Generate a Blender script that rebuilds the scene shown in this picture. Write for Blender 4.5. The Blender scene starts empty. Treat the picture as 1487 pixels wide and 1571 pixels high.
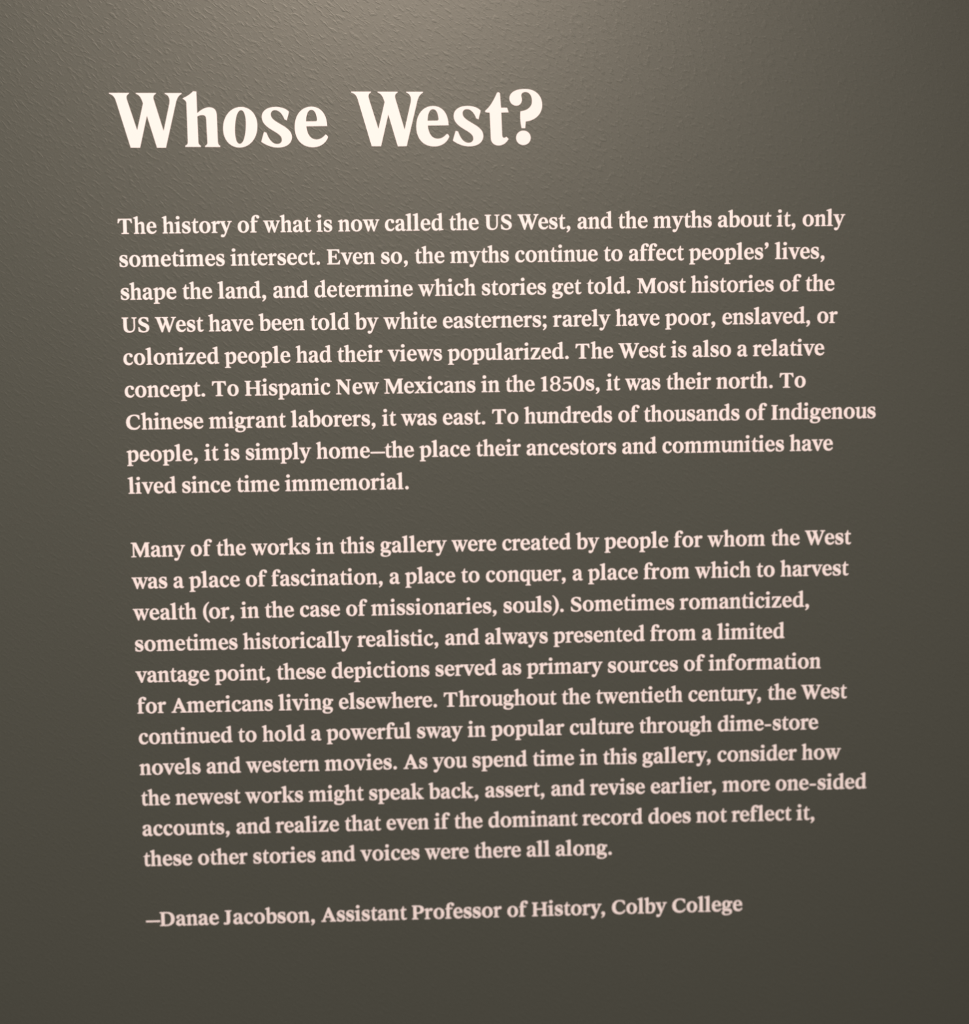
import bpy, bmesh, math
from mathutils import Matrix, Vector
from mathutils.geometry import delaunay_2d_cdt

# ------------------------------------------------------------------ scale
# The lettering was laid out in type units (cap height of the body text = 700 units = 14 mm).
UNIT = 2e-5                    # metres per unit
Z0 = 1.72                      # height of the first body baseline above the floor
def wall_point(X, Y, out=0.0):  # units along the wall, units up from the first baseline, metres off the wall
    return Vector((X * UNIT, -out, Z0 + Y * UNIT))

scene = bpy.context.scene
col = scene.collection

# ------------------------------------------------------------------ camera
CAM = [15936.17, -9219.63, 54834.83]                    # camera position in type units (along the wall, up, off the wall)
AX = [[0.9995511, -0.0154647, 0.0256613], [-0.0174512, -0.9967151, 0.0790849], [0.024354, -0.0794972, -0.9965375]]                    # camera right, down and forward axes in the same frame
F_PX = 1723.20                   # focal length in pixels of the 1487 px wide frame
cam_data = bpy.data.cameras.new('camera')
cam = bpy.data.objects.new('camera', cam_data)
col.objects.link(cam)
to_world = lambda v: Vector((v[0], -v[2], v[1]))
right, down, fwd = (to_world(a) for a in AX)
m = Matrix.Identity(4)
for i in range(3):
    m[i][0], m[i][1], m[i][2] = right[i], -down[i], -fwd[i]
m.translation = Vector((CAM[0] * UNIT, -CAM[2] * UNIT, Z0 + CAM[1] * UNIT))
cam.matrix_world = m
cam_data.sensor_fit = 'HORIZONTAL'
cam_data.sensor_width = 36.0
cam_data.lens = F_PX / 1487.0 * 36.0
cam_data.clip_start = 0.05
cam_data.clip_end = 50.0
cam_data.dof.use_dof = True          # phone held a little too close: the print is slightly soft
cam_data.dof.focus_distance = 1.055
cam_data.dof.aperture_fstop = 1.4
scene.camera = cam

# ------------------------------------------------------------------ world, lamps, exposure
world = bpy.data.worlds.new('gallery_world')
scene.world = world
world.use_nodes = True
bg = world.node_tree.nodes['Background']
bg.inputs['Color'].default_value = (1.0, 0.76, 0.60, 1)
bg.inputs['Strength'].default_value = 0.19

# track spotlight under the gallery ceiling, aimed at the introductory text
spot = bpy.data.lights.new('track_spotlight', 'SPOT')
spot.energy = 800.0; spot.color = (1.0, 0.825, 0.67); spot.shadow_soft_size = 0.07
spot.spot_size = math.radians(42); spot.spot_blend = 1.0
spot_ob = bpy.data.objects.new('track_spotlight', spot)
spot_ob.location = (0.13, -2.9, 3.85)
spot_ob.rotation_euler = (Vector((0.17, 0.0, 1.28)) - Vector(spot_ob.location)).to_track_quat('-Z', 'Y').to_euler()
col.objects.link(spot_ob)

scene.view_settings.view_transform = 'Standard'
scene.view_settings.look = 'None'
scene.view_settings.exposure = 0.0
scene.view_settings.gamma = 1.0
scene.view_settings.use_curve_mapping = False

# ------------------------------------------------------------------ materials
def new_mat(name):
    mt = bpy.data.materials.new(name); mt.use_nodes = True
    nt = mt.node_tree
    return mt, nt, nt.nodes['Principled BSDF']

def paint_material():
    mt, nt, b = new_mat('olive_grey_wall_paint')
    N = nt.nodes.new; L = nt.links.new
    tc = N('ShaderNodeTexCoord')
    mp = N('ShaderNodeMapping'); mp.vector_type = 'TEXTURE'
    mp.inputs['Rotation'].default_value = (0, math.radians(40), 0)
    mp.inputs['Scale'].default_value = (1.5, 1.0, 0.62)
    L(tc.outputs['Object'], mp.inputs['Vector'])
    n1 = N('ShaderNodeTexNoise'); n1.inputs['Scale'].default_value = 210.0
    n1.inputs['Detail'].default_value = 2.0; n1.inputs['Roughness'].default_value = 0.5
    n1.inputs['Distortion'].default_value = 0.4
    L(mp.outputs['Vector'], n1.inputs['Vector'])
    r1 = N('ShaderNodeMapRange'); r1.inputs['From Min'].default_value = 0.46; r1.inputs['From Max'].default_value = 0.80
    r1.interpolation_type = 'SMOOTHSTEP'
    L(n1.outputs['Fac'], r1.inputs['Value'])
    n2 = N('ShaderNodeTexNoise'); n2.inputs['Scale'].default_value = 420.0; n2.inputs['Detail'].default_value = 2.0
    L(tc.outputs['Object'], n2.inputs['Vector'])
    ad = N('ShaderNodeMath'); ad.operation = 'MULTIPLY_ADD'; ad.inputs[1].default_value = 0.19
    L(n2.outputs['Fac'], ad.inputs[0]); L(r1.outputs['Result'], ad.inputs[2])
    bp = N('ShaderNodeBump'); bp.inputs['Strength'].default_value = 1.0; bp.inputs['Distance'].default_value = 0.00009
    L(ad.outputs['Value'], bp.inputs['Height']); L(bp.outputs['Normal'], b.inputs['Normal'])
    # faint speckle of the rolled paint
    n3 = N('ShaderNodeTexNoise'); n3.inputs['Scale'].default_value = 700.0; n3.inputs['Detail'].default_value = 1.0
    L(tc.outputs['Object'], n3.inputs['Vector'])
    mx = N('ShaderNodeMix'); mx.data_type = 'RGBA'
    mx.inputs['A'].default_value = (0.052, 0.060, 0.056, 1); mx.inputs['B'].default_value = (0.067, 0.078, 0.074, 1)
    L(n3.outputs['Fac'], mx.inputs['Factor']); L(mx.outputs['Result'], b.inputs['Base Color'])
    b.inputs['Roughness'].default_value = 0.47
    b.inputs['Specular IOR Level'].default_value = 0.46
    return mt

def vinyl_material():
    mt, nt, b = new_mat('matt_white_vinyl')
    b.inputs['Base Color'].default_value = (0.825, 0.785, 0.88, 1)
    b.inputs['Roughness'].default_value = 0.62
    b.inputs['Specular IOR Level'].default_value = 0.3
    return mt

def plain_material(name, color, rough, scale):
    mt, nt, b = new_mat(name)
    n = nt.nodes.new('ShaderNodeTexNoise'); n.inputs['Scale'].default_value = scale
    r = nt.nodes.new('ShaderNodeMix'); r.data_type = 'RGBA'
    r.inputs['A'].default_value = (*[c * 0.85 for c in color], 1); r.inputs['B'].default_value = (*color, 1)
    nt.links.new(n.outputs['Fac'], r.inputs['Factor']); nt.links.new(r.outputs['Result'], b.inputs['Base Color'])
    b.inputs['Roughness'].default_value = rough
    return mt

PAINT, VINYL = paint_material(), vinyl_material()

# ------------------------------------------------------------------ structure
def box(name, lo, hi, mat):
    bm = bmesh.new(); bmesh.ops.create_cube(bm, size=1.0)
    for v in bm.verts:
        v.co = Vector([(lo[k] + hi[k]) / 2 + v.co[k] * (hi[k] - lo[k]) for k in range(3)])
    me = bpy.data.meshes.new(name); bm.to_mesh(me); bm.free()
    me.materials.append(mat)
    ob = bpy.data.objects.new(name, me); col.objects.link(ob); ob['kind'] = 'structure'
    return ob
box('wall_front', (-2.4, 0.0, 0.0), (3.0, 0.12, 3.4), PAINT)
box('floor', (-2.4, -3.0, -0.1), (3.0, 0.12, 0.0), plain_material('oak_floor', (0.30, 0.22, 0.15), 0.45, 6.0))

# ------------------------------------------------------------------ alphabets
# Every character is a list of components, every component a list of closed outlines (even-odd);
# the character is the union of its components.  Body text: cap height 700, x height 540.
BODY = {
    '(': [["M 337 820 C 133 690 61 520 61 320 C 61 120 133 -60 337 -190 L 356 -166 C 235 -50 194 110 194 320 C 194 530 235 680 356 796 Z"]],
    ')': [["M 41 820 C 245 690 317 520 317 320 C 317 120 245 -60 41 -190 L 22 -166 C 143 -50 184 110 184 320 C 184 530 143 680 22 796 Z"]],
    ',': [["M 143 140 C 196 140 229 102 229 44 C 229 -50 168 -128 70 -164 L 57 -136 C 106 -110 131 -70 131 -14 C 86 -14 57 20 57 62 C 57 108 92 140 143 140 Z"]],
    '-': [["M 43 212 L 346 212 L 346 288 L 43 288 Z"]],
    '.': [["M 217 62 C 217 105 182 138 138 138 C 94 138 59 105 59 62 C 59 19 94 -14 138 -14 C 182 -14 217 19 217 62 Z"]],
    '0': [["M 570 350 C 570 567 464 712 305 712 C 146 712 39 567 39 350 C 39 133 146 -12 305 -12 C 464 -12 570 133 570 350 Z", "M 428 350 C 428 546 381 666 305 666 C 229 666 182 546 182 350 C 182 154 229 34 305 34 C 381 34 428 154 428 350 Z"]],
    '1': [["M 145 0 L 282 0 L 282 712 L 249 712 L 42 640 L 42 612 C 114 612 145 600 145 550 Z"], ["M 73 0 L 355 0 L 355 30 C 308 34 282 45 282 72 L 145 72 C 145 45 120 34 73 30 Z"]],
    '5': [["M 93 690 L 486 690 L 466 580 L 155 580 L 137 470 L 95 330 L 122 318 C 155 352 197 366 248 366 C 329 366 375 310 375 210 C 375 100 316 38 222 38 C 181 38 155 50 135 70 L 47 125 L 23 60 C 72 12 135 -12 217 -12 C 393 -12 513 90 513 235 C 513 360 424 440 300 440 C 233 440 171 425 130 400 Z"]],
    '8': [["M 550 189 C 550 302 438 390 296 390 C 153 390 41 302 41 189 C 41 76 153 -12 296 -12 C 438 -12 550 76 550 189 Z", "M 439 190 C 439 277 377 345 297 345 C 218 345 155 277 155 190 C 155 102 218 34 297 34 C 377 34 439 102 439 190 Z"], ["M 529 524 C 529 629 427 712 297 712 C 166 712 64 629 64 524 C 64 418 166 335 297 335 C 427 335 529 418 529 524 Z", "M 416 524 C 416 605 363 668 296 668 C 229 668 176 605 176 524 C 176 443 229 380 296 380 C 363 380 416 443 416 524 Z"]],
    ';': [["M 147 140 C 200 140 233 102 233 44 C 233 -50 172 -128 74 -164 L 61 -136 C 110 -110 135 -70 135 -14 C 90 -14 61 20 61 62 C 61 108 96 140 147 140 Z"], ["M 221 468 C 221 511 186 544 142 544 C 98 544 63 511 63 468 C 63 425 98 392 142 392 C 186 392 221 425 221 468 Z"]],
    'A': [["M 346 712 L 419 712 L 671 90 C 687 52 705 36 746 32 L 746 0 L 440 0 L 440 32 C 505 36 524 50 510 90 L 333 530 Z"], ["M 346 712 L 390 600 L 180 90 C 168 52 180 36 243 32 L 243 0 L 10 0 L 10 32 C 59 38 82 56 101 98 Z"], ["M 189 215 L 503 215 L 488 262 L 210 262 Z"]],
    'C': [["M 701 175 C 651 50 548 -12 407 -12 C 183 -12 39 120 39 340 C 39 560 194 712 419 712 C 511 712 602 695 669 665 L 680 490 L 641 490 C 602 610 529 664 425 664 C 285 664 204 550 204 365 C 204 180 290 68 441 68 C 538 68 608 110 665 200 Z"]],
    'D': [["M 98 0 L 249 0 L 249 700 L 98 700 Z"], ["M 26 0 L 249 0 L 249 32 C 249 36 249 47 249 74 L 98 74 C 98 47 73 36 26 32 Z"], ["M 26 700 L 249 700 L 249 668 C 249 664 249 653 249 626 L 98 626 C 98 653 73 664 26 668 Z"], ["M 234 700 L 373 700 C 607 700 748 570 748 355 C 748 140 607 0 362 0 L 234 0 Z", "M 249 652 L 352 652 C 501 652 586 548 586 350 C 586 152 501 48 352 48 L 249 48 Z"]],
    'E': [["M 97 0 L 247 0 L 247 700 L 97 700 Z"], ["M 25 0 L 247 0 L 247 32 C 247 36 247 47 247 74 L 97 74 C 97 47 72 36 25 32 Z"], ["M 25 700 L 247 700 L 247 668 C 247 664 247 653 247 626 L 97 626 C 97 653 72 664 25 668 Z"], ["M 243 0 L 613 0 L 643 190 L 605 190 C 565 85 518 46 423 46 L 243 46 Z"], ["M 243 700 L 600 700 L 611 528 L 575 528 C 541 620 502 654 423 654 L 243 654 Z"], ["M 243 336 L 349 336 C 407 336 425 310 435 240 L 469 240 L 469 482 L 435 482 C 425 412 407 384 349 384 L 243 384 Z"]],
    'H': [["M 94 0 L 240 0 L 240 700 L 94 700 Z"], ["M 25 0 L 309 0 L 309 32 C 264 36 240 47 240 74 L 94 74 C 94 47 70 36 25 32 Z"], ["M 25 700 L 309 700 L 309 668 C 264 664 240 653 240 626 L 94 626 C 94 653 70 664 25 668 Z"], ["M 570 0 L 715 0 L 715 700 L 570 700 Z"], ["M 500 0 L 785 0 L 785 32 C 740 36 715 47 715 74 L 570 74 C 570 47 545 36 500 32 Z"], ["M 500 700 L 785 700 L 785 668 C 740 664 715 653 715 626 L 570 626 C 570 653 545 664 500 668 Z"], ["M 236 330 L 574 330 L 574 380 L 236 380 Z"]],
    'I': [["M 115 0 L 272 0 L 272 700 L 115 700 Z"], ["M 41 0 L 346 0 L 346 32 C 298 36 272 47 272 74 L 115 74 C 115 47 89 36 41 32 Z"], ["M 41 700 L 346 700 L 346 668 C 298 664 272 653 272 626 L 115 626 C 115 653 89 664 41 668 Z"]],
    'J': [["M 134 700 L 289 700 L 289 170 C 289 50 225 -12 121 -12 C 66 -12 20 0 -18 22 L -11 52 C 22 42 42 42 64 50 C 110 66 134 90 134 160 Z"], ["M -11 0 L 66 -8 L 99 50 L 33 90 C 0 90 -24 70 -24 42 Z"], ["M 55 700 L 364 700 L 364 668 C 315 664 289 653 289 626 L 134 626 C 134 653 106 664 55 668 Z"]],
    'M': [["M 25 700 L 276 700 L 487 230 L 691 700 L 920 700 L 920 668 C 875 662 860 650 860 610 L 860 0 L 709 0 L 709 520 L 475 0 L 430 0 L 173 560 L 173 0 L 116 0 L 116 610 C 116 650 89 662 25 668 Z"], ["M 30 0 L 259 0 L 259 30 C 203 34 173 45 173 72 L 116 72 C 116 45 86 34 30 30 Z"], ["M 639 0 L 929 0 L 929 30 C 884 34 860 45 860 72 L 709 72 C 709 45 684 34 639 30 Z"]],
    'N': [["M 31 700 L 246 700 L 645 200 L 626 -12 L 587 -12 L 98 610 C 76 642 59 662 31 668 Z"], ["M 111 640 L 111 0 L 164 0 L 164 560 Z"], ["M 25 0 L 250 0 L 250 30 C 194 34 164 45 164 72 L 111 72 C 111 45 80 34 25 30 Z"], ["M 587 0 L 645 -12 L 645 700 L 590 700 Z"], ["M 504 700 L 725 700 L 725 668 C 673 664 645 653 645 626 L 590 626 C 590 653 559 664 504 668 Z"]],
    'P': [["M 95 0 L 243 0 L 243 700 L 95 700 Z"], ["M 25 0 L 243 0 L 243 32 C 243 36 243 47 243 74 L 95 74 C 95 47 71 36 25 32 Z"], ["M 25 700 L 243 700 L 243 668 C 243 664 243 653 243 626 L 95 626 C 95 653 71 664 25 668 Z"], ["M 25 0 L 330 0 L 330 30 C 273 34 243 45 243 72 L 95 72 C 95 45 71 34 25 30 Z"], ["M 228 700 L 353 700 C 519 700 612 620 612 498 C 612 365 508 290 342 290 L 228 290 Z", "M 243 654 L 311 654 C 405 654 457 600 457 495 C 457 390 405 336 311 336 L 243 336 Z"]],
    'S': [["M 509 675 L 520 500 L 483 500 C 446 605 379 664 293 664 C 222 664 177 628 177 572 C 177 510 224 482 338 432 C 467 378 548 325 548 200 C 548 70 442 -12 285 -12 C 194 -12 110 8 49 44 L 39 230 L 75 230 C 118 108 196 36 293 36 C 373 36 420 78 420 138 C 420 204 369 238 253 288 C 130 340 51 398 51 515 C 51 632 149 712 300 712 C 377 712 454 698 509 675 Z"]],
    'T': [["M 277 0 L 432 0 L 432 690 L 277 690 Z"], ["M 184 0 L 525 0 L 525 30 C 465 34 432 45 432 72 L 277 72 C 277 45 244 34 184 30 Z"], ["M 38 700 L 671 700 L 689 505 L 652 505 C 620 610 576 652 488 654 L 222 654 C 133 652 89 610 58 505 L 20 505 Z"]],
    'U': [["M 101 700 L 250 700 L 250 270 C 250 120 299 50 410 50 C 525 50 584 120 584 270 L 584 700 L 641 700 L 641 265 C 641 80 541 -12 373 -12 C 194 -12 101 80 101 250 Z"], ["M 27 700 L 324 700 L 324 668 C 276 664 250 653 250 626 L 101 626 C 101 653 75 664 27 668 Z"], ["M 498 700 L 721 700 L 721 668 C 669 664 641 653 641 626 L 584 626 C 584 653 554 664 498 668 Z"]],
    'W': [["M -2 700 L 279 700 L 279 668 C 231 664 221 652 233 616 L 364 205 L 348 -14 L 297 -14 L 74 610 C 60 650 42 664 -2 668 Z"], ["M 301 90 L 348 -14 L 518 480 L 476 590 L 334 140 Z"], ["M 318 700 L 609 700 L 609 668 C 563 664 553 652 563 616 L 691 205 L 677 -14 L 623 -14 L 412 612 C 398 650 372 664 318 668 Z"], ["M 633 80 L 677 -14 L 906 600 C 924 648 943 664 989 668 L 989 700 L 766 700 L 766 668 C 836 664 852 642 838 600 L 671 140 Z"]],
    'a': [["M 49 425 C 49 385 78 358 115 358 C 155 358 178 384 181 422 C 185 475 199 508 245 508 C 296 508 315 470 315 400 L 315 110 C 315 30 358 -12 419 -12 C 460 -12 496 8 521 38 L 505 66 C 491 54 480 50 470 50 C 450 50 444 64 444 98 L 444 375 C 444 495 378 552 261 552 C 138 552 49 505 49 425 Z"], ["M 327 338 C 143 308 29 250 29 132 C 29 45 88 -12 176 -12 C 251 -12 303 30 332 90 Z", "M 319 294 C 210 265 161 220 161 148 C 161 98 188 70 231 70 C 272 70 303 92 319 122 Z"]],
    'b': [["M 76 0 L 203 0 L 203 806 C 183 814 159 812 143 800 L -2 748 L -2 724 C 49 720 76 708 76 675 Z"], ["M 197 432 C 241 510 301 552 370 552 C 477 552 550 450 550 290 C 550 105 447 -12 301 -12 C 211 -12 131 5 76 40 L 76 200 L 197 200 Z", "M 203 410 C 231 450 263 468 301 468 C 374 468 416 400 416 270 C 416 120 377 36 293 36 C 236 36 203 70 203 130 Z"]],
    'c': [["M 477 128 C 438 35 372 -12 277 -12 C 127 -12 35 100 35 262 C 35 435 141 552 295 552 C 397 552 468 500 468 428 C 468 388 443 362 405 362 C 367 362 342 388 339 425 C 336 475 328 506 285 506 C 212 506 169 420 169 285 C 169 150 226 72 324 72 C 377 72 415 98 443 148 Z"]],
    'd': [["M 391 30 L 391 690 C 391 715 385 722 361 724 L 309 726 L 309 748 L 458 800 C 478 812 499 814 519 806 L 519 105 C 519 64 539 52 590 48 L 590 20 L 458 8 L 391 -8 Z"], ["M 399 505 C 361 538 326 552 277 552 C 132 552 35 435 35 255 C 35 95 114 -12 229 -12 C 305 -12 364 35 403 110 L 403 300 Z", "M 391 440 C 366 485 331 508 290 508 C 216 508 171 425 171 285 C 171 145 212 72 287 72 C 331 72 366 98 391 140 Z"]],
    'e': [["M 166 278 L 492 278 C 494 450 408 552 272 552 C 131 552 34 435 34 265 C 34 95 131 -12 277 -12 C 383 -12 454 40 494 128 L 460 150 C 428 98 385 72 328 72 C 232 72 166 150 166 278 Z", "M 169 322 L 363 322 C 363 440 329 508 272 508 C 210 508 173 430 169 322 Z"]],
    'f': [["M 90 0 L 226 0 L 226 600 C 226 700 242 762 288 762 C 323 762 323 735 331 700 C 340 668 364 652 394 652 C 435 652 460 680 460 714 C 460 768 404 812 318 812 C 172 812 90 720 90 560 Z"], ["M 24 0 L 310 0 L 310 30 C 255 34 226 45 226 72 L 90 72 C 90 45 67 34 24 30 Z"], ["M 15 488 L 90 520 L 90 540 L 376 540 L 364 486 L 15 486 Z"]],
    'g': [["M 452 358 C 452 469 364 552 248 552 C 131 552 44 469 44 358 C 44 248 131 165 248 165 C 364 165 452 248 452 358 Z", "M 323 359 C 323 446 291 512 248 512 C 205 512 172 446 172 359 C 172 272 205 206 248 206 C 291 206 323 272 323 359 Z"], ["M 373 505 C 415 500 467 500 539 508 L 545 420 L 518 414 C 487 440 446 455 404 452 L 363 460 Z"], ["M 185 208 C 156 195 145 180 145 160 C 145 132 171 122 249 122 L 342 122 C 467 122 527 70 527 -15 C 527 -130 420 -205 254 -205 C 109 -205 25 -160 25 -82 C 25 -22 73 12 145 22 L 156 35 C 83 45 41 80 41 128 C 41 180 93 210 176 225 Z", "M 171 14 C 145 -5 133 -28 133 -58 C 133 -125 187 -162 280 -162 C 373 -162 427 -125 427 -72 C 427 -25 394 2 327 4 Z"]],
    'h': [["M 80 0 L 204 0 L 204 806 C 184 814 161 812 145 800 L 4 748 L 4 724 C 54 720 80 708 80 675 Z"], ["M 20 0 L 253 0 L 253 30 C 221 34 204 45 204 72 L 80 72 C 80 45 59 34 20 30 Z"], ["M 194 425 C 247 505 308 552 377 552 C 461 552 500 500 500 400 L 500 0 L 377 0 L 377 375 C 377 435 357 462 315 462 C 266 462 228 440 194 395 Z"], ["M 328 0 L 559 0 L 559 30 C 521 34 500 45 500 72 L 377 72 C 377 45 360 34 328 30 Z"]],
    'i': [["M 89 0 L 225 0 L 225 546 C 203 554 177 552 160 540 L 4 488 L 4 464 C 59 460 89 448 89 415 Z"], ["M 22 0 L 291 0 L 291 30 C 248 34 225 45 225 72 L 89 72 C 89 45 65 34 22 30 Z"], ["M 244 726 C 244 767 208 800 162 800 C 116 800 80 767 80 726 C 80 685 116 652 162 652 C 208 652 244 685 244 726 Z"]],
    'k': [["M 82 0 L 219 0 L 219 806 C 197 814 171 812 154 800 L -2 748 L -2 724 C 53 720 82 708 82 675 Z"], ["M 15 0 L 271 0 L 271 30 C 237 34 219 45 219 72 L 82 72 C 82 45 59 34 15 30 Z"], ["M 217 208 L 391 420 C 423 460 434 478 434 490 C 434 506 412 512 369 514 L 369 540 L 605 540 L 605 512 C 542 508 510 490 467 450 L 325 312 Z"], ["M 284 322 L 358 352 L 542 90 C 564 58 591 38 638 30 L 638 0 L 367 0 L 367 28 C 401 30 410 45 393 72 L 252 268 Z"]],
    'l': [["M 92 0 L 235 0 L 235 806 C 212 814 185 812 167 800 L 5 748 L 5 724 C 62 720 92 708 92 675 Z"], ["M 23 0 L 305 0 L 305 30 C 259 34 235 45 235 72 L 92 72 C 92 45 68 34 23 30 Z"]],
    'm': [["M 83 0 L 211 0 L 211 546 C 191 554 166 552 150 540 L 4 488 L 4 464 C 56 460 83 448 83 415 Z"], ["M 20 0 L 262 0 L 262 30 C 229 34 211 45 211 72 L 83 72 C 83 45 61 34 20 30 Z"], ["M 201 425 C 253 505 312 552 379 552 C 467 552 507 500 507 400 L 507 0 L 379 0 L 379 375 C 379 435 359 462 319 462 C 272 462 235 440 201 395 Z"], ["M 333 0 L 554 0 L 554 30 C 524 34 507 45 507 72 L 379 72 C 379 45 363 34 333 30 Z"], ["M 497 425 C 550 505 610 552 678 552 C 765 552 806 500 806 400 L 806 0 L 678 0 L 678 375 C 678 435 658 462 616 462 C 569 462 531 440 497 395 Z"], ["M 627 0 L 867 0 L 867 30 C 827 34 806 45 806 72 L 678 72 C 678 45 660 34 627 30 Z"]],
    'n': [["M 81 0 L 205 0 L 205 546 C 186 554 162 552 146 540 L 4 488 L 4 464 C 54 460 81 448 81 415 Z"], ["M 20 0 L 255 0 L 255 30 C 223 34 205 45 205 72 L 81 72 C 81 45 60 34 20 30 Z"], ["M 195 425 C 249 505 310 552 379 552 C 464 552 503 500 503 400 L 503 0 L 379 0 L 379 375 C 379 435 359 462 316 462 C 268 462 230 440 195 395 Z"], ["M 330 0 L 563 0 L 563 30 C 524 34 503 45 503 72 L 379 72 C 379 45 362 34 330 30 Z"]],
    'o': [["M 564 270 C 564 434 453 552 300 552 C 147 552 36 434 36 270 C 36 106 147 -12 300 -12 C 453 -12 564 106 564 270 Z", "M 420 270 C 420 412 372 506 300 506 C 228 506 180 412 180 270 C 180 128 228 34 300 34 C 372 34 420 128 420 270 Z"]],
    'p': [["M 82 -205 L 210 -205 L 210 546 C 190 554 165 552 149 540 L 4 488 L 4 464 C 54 460 82 448 82 415 Z"], ["M 18 -205 L 285 -205 L 285 -175 C 236 -171 210 -160 210 -133 L 82 -133 C 82 -160 59 -171 18 -175 Z"], ["M 200 432 C 245 510 306 552 375 552 C 489 552 563 450 563 285 C 563 105 459 -12 316 -12 C 270 -12 234 -2 200 18 Z", "M 210 410 C 239 450 271 468 310 468 C 383 468 426 395 426 265 C 426 125 385 36 298 36 C 255 36 226 55 210 85 Z"]],
    'q': [["M 367 560 L 367 -205 L 488 -205 L 488 562 L 463 562 L 386 500 Z"], ["M 297 -205 L 542 -205 L 542 -175 C 507 -171 488 -160 488 -133 L 367 -133 C 367 -160 342 -171 297 -175 Z"], ["M 378 505 C 343 538 309 552 263 552 C 125 552 33 435 33 255 C 33 95 108 -12 217 -12 C 290 -12 346 35 382 110 L 382 300 Z", "M 367 440 C 348 485 314 508 275 508 C 205 508 162 425 162 285 C 162 145 201 72 272 72 C 314 72 348 98 367 140 Z"]],
    'r': [["M 81 0 L 205 0 L 205 546 C 185 554 161 552 146 540 L 4 488 L 4 464 C 54 460 81 448 81 415 Z"], ["M 20 0 L 281 0 L 281 30 C 232 34 205 45 205 72 L 81 72 C 81 45 59 34 20 30 Z"], ["M 195 380 C 231 500 280 552 344 552 C 392 552 417 524 417 484 C 417 442 390 416 350 416 C 323 416 307 432 283 432 C 244 432 215 398 195 330 Z"]],
    's': [["M 394 528 L 400 375 L 365 375 C 339 462 294 510 227 510 C 179 510 152 488 152 452 C 152 410 190 390 266 358 C 363 318 429 275 429 168 C 429 60 349 -12 221 -12 C 154 -12 89 5 42 32 L 35 190 L 73 190 C 99 92 154 32 227 32 C 279 32 313 58 313 98 C 313 145 276 168 196 202 C 102 242 38 288 38 382 C 38 482 120 552 234 552 C 297 552 354 542 394 528 Z"]],
    't': [["M 90 470 L 90 150 C 90 40 141 -12 223 -12 C 281 -12 328 15 358 65 L 336 88 C 314 68 295 62 272 62 C 230 62 208 88 208 150 L 208 470 Z"], ["M 19 488 L 94 520 C 136 560 159 610 173 672 L 208 672 L 208 540 L 339 540 L 328 484 L 19 484 Z"]],
    'u': [["M 66 540 L 66 165 C 66 45 121 -12 208 -12 C 280 -12 338 30 384 110 L 384 170 C 343 100 299 75 259 75 C 208 75 187 105 187 175 L 187 552 L 126 540 L -2 524 L -2 500 C 39 495 66 480 66 440 Z"], ["M 378 552 L 378 0 L 444 8 L 562 18 L 562 46 C 521 50 500 60 500 100 L 500 552 L 439 540 L 307 524 L 307 500 C 352 495 378 480 378 440 Z"]],
    'v': [["M -4 540 L 262 540 L 262 512 C 216 508 207 498 218 466 L 329 150 L 317 -14 L 259 -14 L 65 462 C 51 498 36 508 -4 512 Z"], ["M 270 60 L 317 -14 L 488 448 C 505 492 520 508 566 512 L 566 540 L 357 540 L 357 512 C 420 508 435 490 425 452 L 306 110 Z"]],
    'w': [["M -4 540 L 233 540 L 233 512 C 196 508 189 498 196 466 L 286 165 L 274 -14 L 230 -14 L 60 462 C 47 498 33 508 -4 512 Z"], ["M 237 70 L 274 -14 L 409 400 L 374 470 L 267 110 Z"], ["M 255 540 L 498 540 L 498 512 C 461 508 451 498 459 466 L 551 165 L 539 -14 L 494 -14 L 329 462 C 317 498 300 508 255 512 Z"], ["M 502 60 L 539 -14 L 718 448 C 735 492 745 508 784 512 L 784 540 L 605 540 L 605 512 C 658 508 671 490 661 452 L 535 110 Z"]],
    'x': [["M 6 540 L 276 540 L 276 512 C 238 508 231 498 248 472 L 501 90 C 524 54 545 36 581 28 L 581 0 L 311 0 L 311 28 C 349 32 358 44 339 72 L 88 448 C 63 486 44 504 6 512 Z"], ["M 15 0 L 234 0 L 234 28 C 177 34 162 50 181 78 L 276 212 L 244 256 L 112 90 C 82 52 57 32 15 28 Z"], ["M 305 330 L 335 286 L 457 448 C 488 490 515 508 558 512 L 558 540 L 353 540 L 353 512 C 404 506 412 492 396 464 Z"]],
    'y': [["M -4 540 L 259 540 L 259 512 C 214 508 205 498 215 466 L 326 160 L 320 30 L 242 18 L 65 462 C 50 498 36 508 -4 512 Z"], ["M 242 18 L 214 -55 C 201 -90 186 -102 165 -98 C 141 -92 125 -85 100 -85 C 61 -85 36 -108 36 -142 C 36 -182 69 -208 117 -208 C 180 -208 221 -172 257 -90 L 480 448 C 499 492 514 508 560 512 L 560 540 L 359 540 L 359 512 C 416 508 430 490 420 452 L 305 130 Z"]],
    'z': [["M 35 0 L 490 0 L 499 172 L 464 172 C 438 78 403 48 327 48 L 207 48 L 481 510 L 481 540 L 57 540 L 44 382 L 78 382 C 107 466 137 492 207 492 L 307 492 L 35 30 Z"]],
    '—': [["M 20 212 L 716 212 L 716 280 L 20 280 Z"]],
    '’': [["M 143 790 C 196 790 229 752 229 694 C 229 600 168 522 70 486 L 57 514 C 106 540 131 580 131 636 C 86 636 57 670 57 712 C 57 758 92 790 143 790 Z"]],
}
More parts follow.
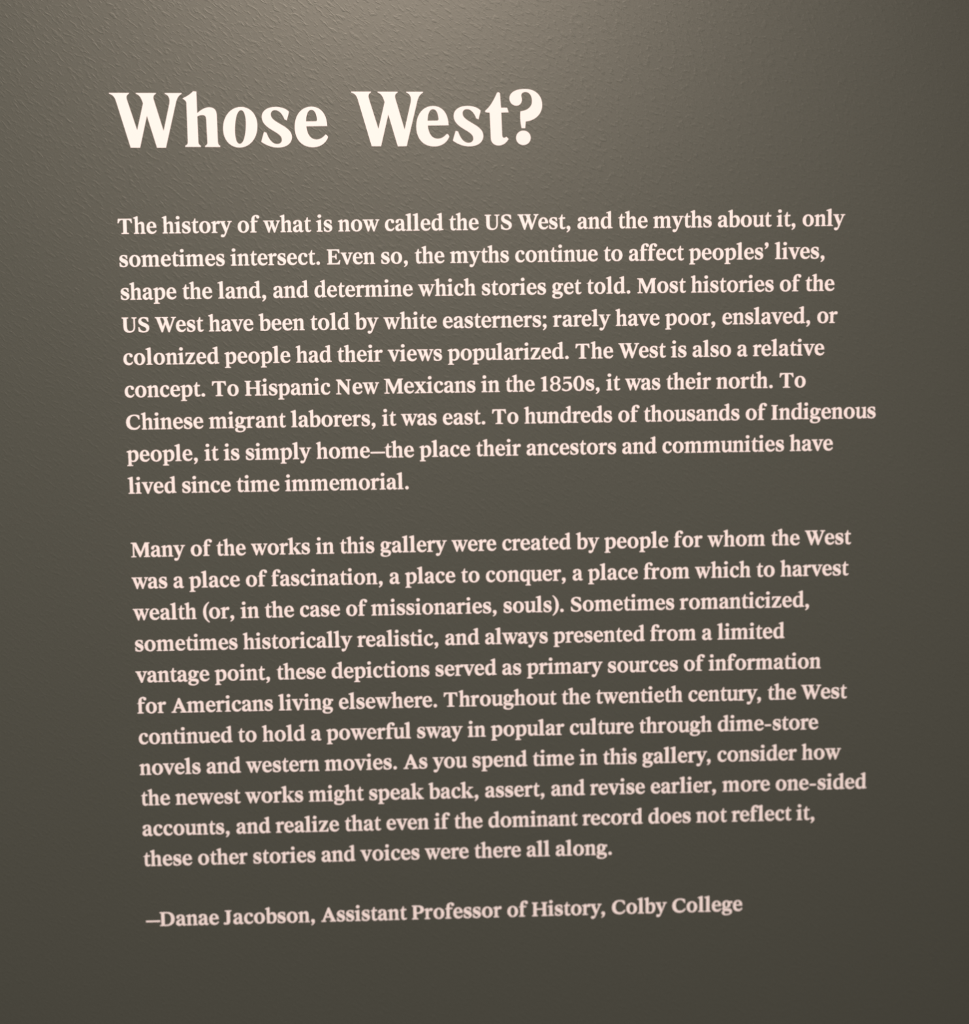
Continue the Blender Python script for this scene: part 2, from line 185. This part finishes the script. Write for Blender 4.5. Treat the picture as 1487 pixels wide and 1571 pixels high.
ADVANCE = {'(': 314, ')': 344, ',': 306, '-': 417, '.': 296, '0': 612, '1': 439, '5': 551, '8': 594, ';': 296, 'A': 761, 'C': 761, 'D': 800, 'E': 683, 'H': 815, 'I': 403, 'J': 460, 'M': 954, 'N': 784, 'P': 638, 'S': 593, 'T': 733, 'U': 766, 'W': 970, 'a': 531, 'b': 572, 'c': 496, 'd': 603, 'e': 520, 'f': 401, 'g': 558, 'h': 584, 'i': 327, 'k': 636, 'l': 341, 'm': 904, 'n': 585, 'o': 605, 'p': 595, 'q': 544, 'r': 428, 's': 460, 't': 352, 'u': 564, 'v': 559, 'w': 768, 'x': 591, 'y': 559, 'z': 530, '—': 688, '’': 288}
KERN = {'We': -12, 'To': -10, 'y,': -53, 'Th': 28, 'r,': -19, 'fa': 10, 'fo': -3, 'rv': -14, 'ry': -15, 'ff': -9, 'fl': 4, 'Co': -30, 'Ja': -28, 'vo': 4, 'ov': -24, 'ev': -9, 've': -19, 'wa': -20, 'wh': 23, 'ay': -18, 'va': -22, 'av': -16, 'yo': -33, 'ks': -10, 'fr': -23, 'fe': -7, 'fu': -13, 're': -33, 'ro': 5, 'ra': 14, 'rc': 4, 'tu': -6, 'or': -3}
SPACE = 252.9
HEADLINE = {
    'W': [["M 0 2522 L 953 2515 L 937 2471 C 846 2421 799 2349 837 2211 L 1302 678 L 1378 -25 L 933 -20 L 330 2106 C 266 2339 195 2412 13 2479 Z"], ["M 1226 627 L 1603 2095 L 1783 1585 L 1378 -25 L 1096 -22 Z"], ["M 1256 2512 L 2218 2504 L 2202 2461 C 2111 2411 2056 2339 2096 2200 L 2534 666 L 2597 -29 L 2173 -32 L 1585 2023 C 1500 2314 1430 2402 1270 2469 Z"], ["M 2618 2501 L 3418 2495 L 3409 2451 C 3265 2372 3202 2264 3143 2082 L 2597 -29 L 2321 -33 L 2472 594 L 2822 2012 C 2869 2267 2785 2405 2624 2458 Z"]],
    'h': [["M 1 2258 C 234 2351 387 2466 495 2574 L 650 2558 L 671 224 C 675 129 718 85 784 55 L 782 -4 L 45 3 L 47 62 C 123 90 169 134 172 229 L 163 2017 C 159 2104 130 2141 0 2229 Z"], ["M 605 1518 C 836 1734 1047 1835 1233 1833 C 1456 1831 1577 1699 1577 1458 L 1594 216 C 1598 121 1641 76 1700 46 L 1698 -12 L 983 -6 L 985 53 C 1060 82 1099 125 1095 220 L 1072 1266 C 1069 1404 1020 1470 901 1471 C 797 1472 707 1444 615 1379 Z"]],
    'o': [["M 1661 892 C 1625 345 1257 -49 785 -44 C 314 -40 0 360 38 907 C 76 1453 444 1845 914 1841 C 1384 1837 1698 1439 1661 892 Z", "M 1111 908 C 1078 425 962 130 804 132 C 647 133 571 430 604 913 C 638 1395 754 1689 911 1688 C 1067 1686 1144 1390 1111 908 Z"]],
    's': [["M 1340 1609 C 1330 1514 1257 1332 1239 1200 L 1128 1245 C 1024 1516 872 1678 686 1680 C 560 1681 475 1601 479 1470 C 488 1280 693 1168 986 998 C 1317 805 1469 649 1454 393 C 1424 122 1179 -59 768 -55 C 470 -52 175 82 0 216 C 27 355 100 537 134 676 L 252 646 C 348 352 512 116 736 114 C 885 105 985 199 974 332 C 965 515 751 619 495 775 C 187 961 44 1145 51 1379 C 60 1671 341 1836 713 1833 C 974 1831 1210 1756 1340 1609 Z"]],
    'e': [["M 1556 932 L 569 927 C 590 597 732 317 1031 314 C 1218 313 1355 414 1463 538 C 1523 530 1581 471 1579 397 C 1475 149 1223 -54 849 -51 C 310 -46 0 346 16 910 C 32 1465 364 1842 826 1838 C 1259 1835 1549 1503 1556 932 Z", "M 561 1154 L 1002 1157 C 1061 1156 1085 1186 1079 1251 C 1057 1529 971 1684 822 1685 C 673 1686 570 1490 561 1154 Z"]],
    't': [["M 577 2415 C 608 2474 698 2473 727 2399 L 770 1740 L 1064 1737 L 1129 1517 L 782 1512 L 812 454 C 825 321 908 306 1015 386 L 1119 282 C 1011 98 843 -25 632 -23 C 428 -22 272 105 268 326 L 225 1510 L 52 1526 C 0 1541 1 1592 39 1629 C 267 1795 461 2160 577 2415 Z"]],
    '?': [["M 522 1567 C 861 1601 1082 1768 1077 2039 C 1073 2310 947 2458 774 2459 C 608 2461 532 2359 590 2190 C 633 2006 525 1824 337 1825 C 149 1827 0 1975 3 2173 C 7 2451 309 2609 761 2606 C 1250 2602 1570 2292 1565 1852 C 1560 1448 1255 1135 772 1087 L 745 779 L 572 780 C 522 1001 488 1274 522 1567 Z"], ["M 1004 327 C 1001 137 845 -10 648 -9 C 452 -7 299 144 302 334 C 304 523 461 671 657 669 C 854 667 1006 517 1004 327 Z"]],
}
HEADLINE_SET = [('W', -158), ('h', 3302), ('o', 5119), ('s', 6946), ('e', 8525), ('W', 11240), ('e', 14291), ('s', 16043), ('t', 17586), ('?', 18758)]
HEADLINE_BASE = 4030
PITCH = 1550.0
LINES = [
    (0, 'The history of what is now called the US West, and the myths about it, only'),
    (1, 'sometimes intersect. Even so, the myths continue to affect peoples’ lives,'),
    (2, 'shape the land, and determine which stories get told. Most histories of the'),
    (3, 'US West have been told by white easterners; rarely have poor, enslaved, or'),
    (4, 'colonized people had their views popularized. The West is also a relative'),
    (5, 'concept. To Hispanic New Mexicans in the 1850s, it was their north. To'),
    (6, 'Chinese migrant laborers, it was east. To hundreds of thousands of Indigenous'),
    (7, 'people, it is simply home—the place their ancestors and communities have'),
    (8, 'lived since time immemorial.'),
    (10, 'Many of the works in this gallery were created by people for whom the West'),
    (11, 'was a place of fascination, a place to conquer, a place from which to harvest'),
    (12, 'wealth (or, in the case of missionaries, souls). Sometimes romanticized,'),
    (13, 'sometimes historically realistic, and always presented from a limited'),
    (14, 'vantage point, these depictions served as primary sources of information'),
    (15, 'for Americans living elsewhere. Throughout the twentieth century, the West'),
    (16, 'continued to hold a powerful sway in popular culture through dime-store'),
    (17, 'novels and western movies. As you spend time in this gallery, consider how'),
    (18, 'the newest works might speak back, assert, and revise earlier, more one-sided'),
    (19, 'accounts, and realize that even if the dominant record does not reflect it,'),
    (20, 'these other stories and voices were there all along.'),
    (22, '—Danae Jacobson, Assistant Professor of History, Colby College'),
]

def flatten(path, n):
    t = path.split(); P = []; i = 0; mode = 'L'
    while i < len(t):
        if t[i] in 'MLC':
            mode = 'C' if t[i] == 'C' else 'L'; i += 1; continue
        if t[i] == 'Z':
            i += 1; continue
        if mode == 'L':
            P.append((float(t[i]), float(t[i + 1]))); i += 2
        else:
            a = P[-1]; b, c, d = [(float(t[i + 2 * k]), float(t[i + 2 * k + 1])) for k in range(3)]; i += 6
            for k in range(1, n + 1):
                u = k / n; v = 1 - u
                P.append(tuple(v * v * v * a[j] + 3 * v * v * u * b[j] + 3 * v * u * u * c[j] + u * u * u * d[j] for j in (0, 1)))
    out = []
    for p in P:
        if not out or abs(p[0] - out[-1][0]) + abs(p[1] - out[-1][1]) > 0.5: out.append(p)
    if abs(out[0][0] - out[-1][0]) + abs(out[0][1] - out[-1][1]) < 0.5: out.pop()
    return out

def inside(x, y, loops):
    r = False
    for L in loops:
        j = len(L) - 1
        for i in range(len(L)):
            xi, yi = L[i]; xj, yj = L[j]
            if (yi > y) != (yj > y) and x < (xj - xi) * (y - yi) / (yj - yi) + xi: r = not r
            j = i
    return r

def grow(L, d, hole):
    # fatten an outline by d units (shrink it when it bounds a counter)
    area = sum(L[i - 1][0] * L[i][1] - L[i][0] * L[i - 1][1] for i in range(len(L)))
    s = d * (1 if area > 0 else -1) * (-1 if hole else 1)
    out = []
    for i, p in enumerate(L):
        a, b = L[i - 1], L[(i + 1) % len(L)]
        e1 = (Vector(p) - Vector(a)).normalized(); e2 = (Vector(b) - Vector(p)).normalized()
        n1 = Vector((e1.y, -e1.x)); n2 = Vector((e2.y, -e2.x)); n = n1 + n2
        if n.length < 1e-3: n = n1.copy()
        n.normalize(); k = min(1.6, 1.0 / max(0.3, n.dot(n1)))
        out.append((p[0] + n.x * s * k, p[1] + n.y * s * k))
    return out

def glyph_mesh(name, comps, n, thick, fat=0.0):
    """Cut-vinyl character: the union of its components, extruded by its film thickness."""
    loops = [[grow(flatten(s, n), fat, k > 0) if fat else flatten(s, n) for k, s in enumerate(c)] for c in comps]
    co, ed = [], []
    for c in loops:
        for L in c:
            k = len(co); co += [Vector(p) for p in L]
            ed += [(k + i, k + (i + 1) % len(L)) for i in range(len(L))]
    v, _, f, _, _, _ = delaunay_2d_cdt(co, ed, [], 0, 0.01)
    keep = []
    for t in f:
        x = sum(v[i][0] for i in t) / 3; y = sum(v[i][1] for i in t) / 3
        if any(inside(x, y, c) for c in loops):
            a, b, c2 = (v[i] for i in t)
            if (b[0] - a[0]) * (c2[1] - a[1]) - (b[1] - a[1]) * (c2[0] - a[0]) < 0: t = (t[0], t[2], t[1])
            keep.append(tuple(t))
    used = sorted({i for t in keep for i in t}); ix = {i: k for k, i in enumerate(used)}; m_ = len(used)
    # x along the wall, z up, -y towards the room
    verts = [(v[i][0] * UNIT, -thick, v[i][1] * UNIT) for i in used] + [(v[i][0] * UNIT, 0.0, v[i][1] * UNIT) for i in used]
    faces = [tuple(ix[i] for i in t) for t in keep]
    edges = set()
    for t in faces:
        for k in range(3): edges.add((t[k], t[(k + 1) % 3]))
    back = [tuple(i + m_ for i in reversed(t)) for t in faces]
    side = [(a, a + m_, b + m_, b) for a, b in edges if (b, a) not in edges]
    me = bpy.data.meshes.new(name)
    me.from_pydata(verts, [], faces + back + side)
    me.materials.append(VINYL)
    me.update()
    return me

FILM = 0.0003
KIND = {',': 'comma', '.': 'period', ';': 'semicolon', '\u2019': 'apostrophe', '-': 'hyphen', '\u2014': 'dash',
        '(': 'bracket', ')': 'bracket', '?': 'question_mark', '1': 'digit', '8': 'digit', '5': 'digit', '0': 'digit'}
meshes = {}
def body_mesh(ch):
    if ch not in meshes: meshes[ch] = glyph_mesh(KIND.get(ch, 'letter'), BODY[ch], 5, FILM, 7.0)
    return meshes[ch]

def thing(name, label, X, Y, group=None):
    e = bpy.data.objects.new(name, None); e.empty_display_size = 0.02
    e.location = wall_point(X, Y); col.objects.link(e)
    e['label'] = label; e['category'] = 'wall text'
    if group: e['group'] = group
    return e

def put(name, data, parent, x, z=0.0, label=None):
    ob = bpy.data.objects.new(name, data); ob.parent = parent
    ob.location = (x * UNIT, 0.0, z * UNIT); col.objects.link(ob)
    if label: ob['label'] = label
    return ob

# headline
head = thing('headline', 'large bold white heading "Whose West?" on the dark olive wall', 0, HEADLINE_BASE)
head.rotation_euler = (0.0, 0.0032, 0.0)
head_meshes = {}
for ch, x in HEADLINE_SET:
    if ch not in head_meshes: head_meshes[ch] = glyph_mesh(KIND.get(ch, 'letter'), HEADLINE[ch], 10, FILM)
    put(KIND.get(ch, 'letter'), head_meshes[ch], head, x)

# body text: paragraph > text_line > letter
def set_line(parent, text, dy):
    first = ' '.join(text.split()[:3])
    ln = put('text_line', None, parent, 0, dy, 'line of white letters beginning "%s"' % first)
    ln.empty_display_size = 0.01
    x = 0.0; prev = None
    for ch in text:
        if ch == ' ':
            x += SPACE; prev = None; continue
        if prev is not None: x += KERN.get(prev + ch, 0)
        put(KIND.get(ch, 'letter'), body_mesh(ch), ln, x)
        x += ADVANCE[ch]; prev = ch

upper = thing('paragraph', 'upper white text paragraph beginning "The history of what is now called"', 0, 0, 'white paragraphs on the wall')
lower = thing('paragraph', 'lower longer white text paragraph beginning "Many of the works in this gallery"', 0, -10 * PITCH, 'white paragraphs on the wall')
credit = thing('attribution_line', 'single line of small white text at the bottom naming the author, a professor of history', 0, -22 * PITCH)
for row, text in LINES:
    if row < 9: set_line(upper, text, -row * PITCH)
    elif row < 21: set_line(lower, text, -(row - 10) * PITCH)
    else: set_line(credit, text, 0)
